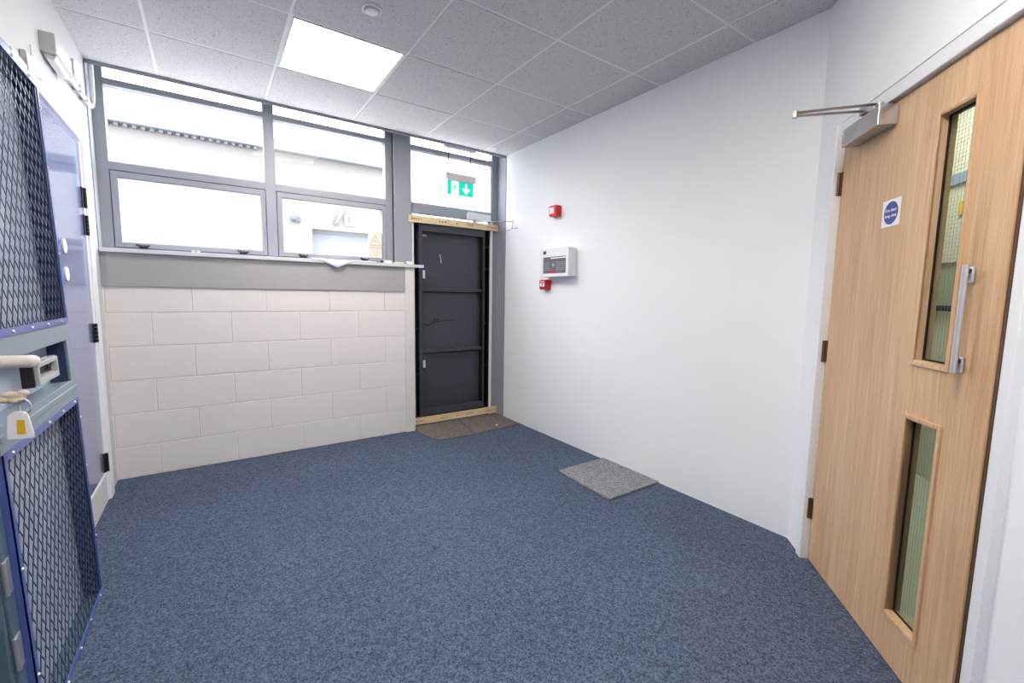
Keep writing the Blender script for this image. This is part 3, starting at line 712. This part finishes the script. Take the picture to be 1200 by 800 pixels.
# ------------------------------------------------------------------ clutter on the window sill
# crumpled white sheet hanging over the sill edge
b = MB(); NXs, NYs = 26, 14
grid = []
ztop = 1.5125
for i in range(NXs+1):
    row = []
    fx = i/NXs; x = .66+.50*fx
    hang = .062*max(0, 1-abs(fx-.37)/.24)**1.0 if fx < .61 else 0
    if fx < .13: hang = 0
    for j in range(NYs+1):
        fy = j/NYs
        if fy < .6:
            y = F0-.035-(.135)*(fy/.6); z = ztop+.0045+.008*abs(math.sin(fx*17+fy*5))*(1-fy)+.010*max(0, math.sin(fx*9+1))*(.6-fy)
            if y < YB-.028: y = YB-.030
        else:
            g = (fy-.6)/.4; y = YB-.0315-.004*math.sin(g*PI)-.002*math.sin(fx*20); z = ztop+.004-hang*g-.004*g
            if hang == 0: y = YB-.029-.001*g; z = ztop+.004-.003*g
        row.append(b.bm.verts.new((x, y, z)))
    grid.append(row)
for i in range(NXs):
    for j in range(NYs): b.bm.faces.new((grid[i][j], grid[i+1][j], grid[i+1][j+1], grid[i][j+1]))
o = b.obj('plastic_sheet', 'paper', smooth=True)
md = o.modifiers.new('thickness', 'SOLIDIFY'); md.thickness = .0015; md.offset = 1
tag(o, 'crumpled white sheet draped over the front of the window sill', 'sheet')
t = thing('roll_holder', 'small grey clip box lying on the sill beside the white sheet', 'fitting', (1.28, 3.80, 1.511))
MB().box(1.238, 1.322, 3.775, 3.815, 1.511, 1.545).obj('body', 'lgrey', t, bevel=.004)
MB().box(1.25, 1.31, 3.773, 3.776, 1.518, 1.538).obj('label', 'sign_white', t)
MB().box(1.225, 1.238, 3.78, 3.81, 1.511, 1.54).obj('end_cap', 'blackm', t, bevel=.002)
t = thing('tube_offcut', 'short beige offcut lying on the sill by the corner post', 'offcut', (1.37, 3.79, 1.511))
MB().cyl((1.335, 3.80, 1.522), (1.425, 3.785, 1.522), .011, n=14).obj('body', 'tape', t, smooth=True)
MB().cyl((1.327, 3.8013, 1.522), (1.335, 3.80, 1.522), .007, n=12).obj('tip', 'tan', t, smooth=True)
tag(MB().box(1.445, 1.500, 3.762, 3.79, 1.511, 1.543).obj('offcut_block', 'plastic', bevel=.005), 'small white block on the right end of the sill', 'offcut')
t = thing('window_catch', 'small white catch lying on the sill below the left pane', 'catch', (-.06, 3.82, 1.511))
MB().box(-.095, -.045, 3.80, 3.835, 1.511, 1.532).obj('body', 'plastic', t, bevel=.004)
MB().cyl((-.07, 3.80, 1.528), (-.07, 3.795, 1.528), .008).obj('stud', 'lgrey', t, smooth=True)

# warning sticker on the right sash glass
s = thing('warning_sticker', 'cream warning triangle sticker in the corner of the right window pane', 'sticker', (1.212, F0+.021, 1.66))
yy = F0+.0215
MB().box(1.150, 1.270, yy-.0012, yy, 1.566, 1.785).obj('backing', 'cream', s)
XZm = XZ(yy-.0013)
b = MB()
o3 = [(1.160, 1.668), (1.262, 1.668), (1.211, 1.768)]; i3 = [(1.172, 1.676), (1.250, 1.676), (1.211, 1.752)]
for k in range(3):
    k2 = (k+1) % 3
    b.prism([o3[k], o3[k2], i3[k2], i3[k]], 0, .0006, XZm)
b.prism([(1.212, 1.735), (1.203, 1.708), (1.211, 1.708), (1.206, 1.684), (1.222, 1.714), (1.213, 1.714)], 0, .0006, XZm)
b.obj('triangle_symbol', 'tan', s)
MB().box(1.156, 1.264, yy-.0018, yy-.0013, 1.648, 1.658).obj('red_band', 'redprint', s)
b = MB()
for z in (1.634, 1.618, 1.602, 1.586): b.box(1.160, 1.260-.02*((z*1000) % 3 > 1), yy-.0018, yy-.0013, z-.003, z+.002)
b.obj('text_lines', mat('pale_print', (206, 190, 166), .6), s)

# ------------------------------------------------------------------ outside
struct(MB().box(-30, 40, 3.97, 60, -.30, -.06).obj('ground', 'yard'), 'pale yard outside the window', 'ground')
YF = 9.0
nb = thing('industrial_unit', 'white industrial unit across the yard behind the window', 'building', (2, YF, -.06))
b = MB().box(-14, 1.62, YF, YF+4, -.06, 3.72).box(1.62, 3.12, YF, YF+4, 2.44, 3.72).box(3.06, 3.12, YF, YF+4, -.06, 3.72)
b.obj('wall', 'facade', nb)
b = MB().prism([(YF-.12, 3.76), (YF-.12, 3.80), (YF+4, 5.05), (YF+4, 4.95)], -14, 3.14, Matrix(((0, 0, 1, 0), (1, 0, 0, 0), (0, 1, 0, 0), (0, 0, 0, 1))))
b.box(-14, 3.14, YF-.06, YF+.02, 3.80, 3.93)
b.obj('roof', 'roof', nb)
b = MB().box(-14, 3.16, YF-.16, YF, 3.715, 3.765)
for k in range(65): b.box(-6+k*.105, -6+k*.105+.05, YF-.10, YF, 3.675, 3.715)
b.obj('gutter', 'gutter', nb)
b = MB().box(1.62, 3.06, YF+.26, YF+.30, -.06, 2.44)
for k in range(30): b.box(1.62, 3.06, YF+.25, YF+.262, -.05+k*.083, -.02+k*.083)
b.obj('roller_shutter', 'shutter', nb)
b = MB().box(1.30, 1.42, YF-.05, YF, 2.53, 2.62).box(1.26, 1.34, YF-.16, YF-.03, 2.55, 2.61)
o = b.obj('wall_lamp', mat('lamp_grey', (76, 80, 88), .5), bevel=.01); tag(o, 'small grey lamp fixed to the white unit outside', 'lamp')
s = thing('unit_sign', 'small square unit letter sign above the shutter outside', 'sign', (2.29, YF, 2.66))
MB().box(2.20, 2.38, YF-.021, YF-.001, 2.55, 2.75).obj('sign_plate', 'roof', s)
text_mesh('lettering', 'E', .15, mat('letter_grey', (60, 62, 66), .6), Matrix.Translation((2.29-2.29, -.022, 2.65-2.66)) @ RX, s)
t = thing('flag_pole_bracket', 'slanting pale tube on the white unit outside', 'tube', (2.12, YF, 2.58))
MB().tube([(2.04, YF-.03, 2.57), (2.22, YF-.16, 2.92)], .028, n=10).box(2.0, 2.08, YF-.035, YF-.001, 2.54, 2.60).obj('tube', mat('tube_grey', (98, 96, 99), .6), t)

# ------------------------------------------------------------------ light
wd = bpy.data.worlds.new('overcast_sky'); sc.world = wd; wd.use_nodes = True
bg = wd.node_tree.nodes['Background']; bg.inputs[0].default_value = (.90, .95, 1.0, 1); bg.inputs[1].default_value = 6.3
sun = bpy.data.lights.new('sun', 'SUN'); sun.energy = 10.0; sun.angle = math.radians(6); sun.color = (1, .97, .93)
so = bpy.data.objects.new('sun', sun); COL.objects.link(so)
so.rotation_euler = Vector((.80, .06, -.75)).to_track_quat('-Z', 'Y').to_euler()

# ------------------------------------------------------------------ camera
def cam():
    yaw, pitch, roll = .6019, -.1044, .0155
    cy, sy, cp, sp = math.cos(yaw), math.sin(yaw), math.cos(pitch), math.sin(pitch)
    f = Vector((sy*cp, cy*cp, sp)); r = Vector((cy, -sy, 0)); u = r.cross(f)
    r2 = r*math.cos(roll)+u*math.sin(roll); u2 = -r*math.sin(roll)+u*math.cos(roll)
    c = bpy.data.cameras.new('camera'); o = bpy.data.objects.new('camera', c); COL.objects.link(o)
    c.sensor_width = 36; c.sensor_fit = 'HORIZONTAL'; c.lens = 513.15/1200*36; c.clip_start = .02; c.clip_end = 300
    o.matrix_world = Matrix(((r2.x, u2.x, -f.x, 0), (r2.y, u2.y, -f.y, 0), (r2.z, u2.z, -f.z, 1.255), (0, 0, 0, 1)))
    sc.camera = o
cam()
sc.view_settings.view_transform = 'Standard'; sc.view_settings.look = 'None'; sc.view_settings.gamma = 1
sc.view_settings.use_curve_mapping = False
sc.view_settings.exposure = 0.56
sc.cycles.use_denoising = True
sc.cycles.max_bounces = 10; sc.cycles.diffuse_bounces = 6; sc.cycles.glossy_bounces = 4; sc.cycles.transparent_max_bounces = 12
sc.cycles.sample_clamp_indirect = 6
sc.cycles.caustics_reflective = False; sc.cycles.caustics_refractive = False
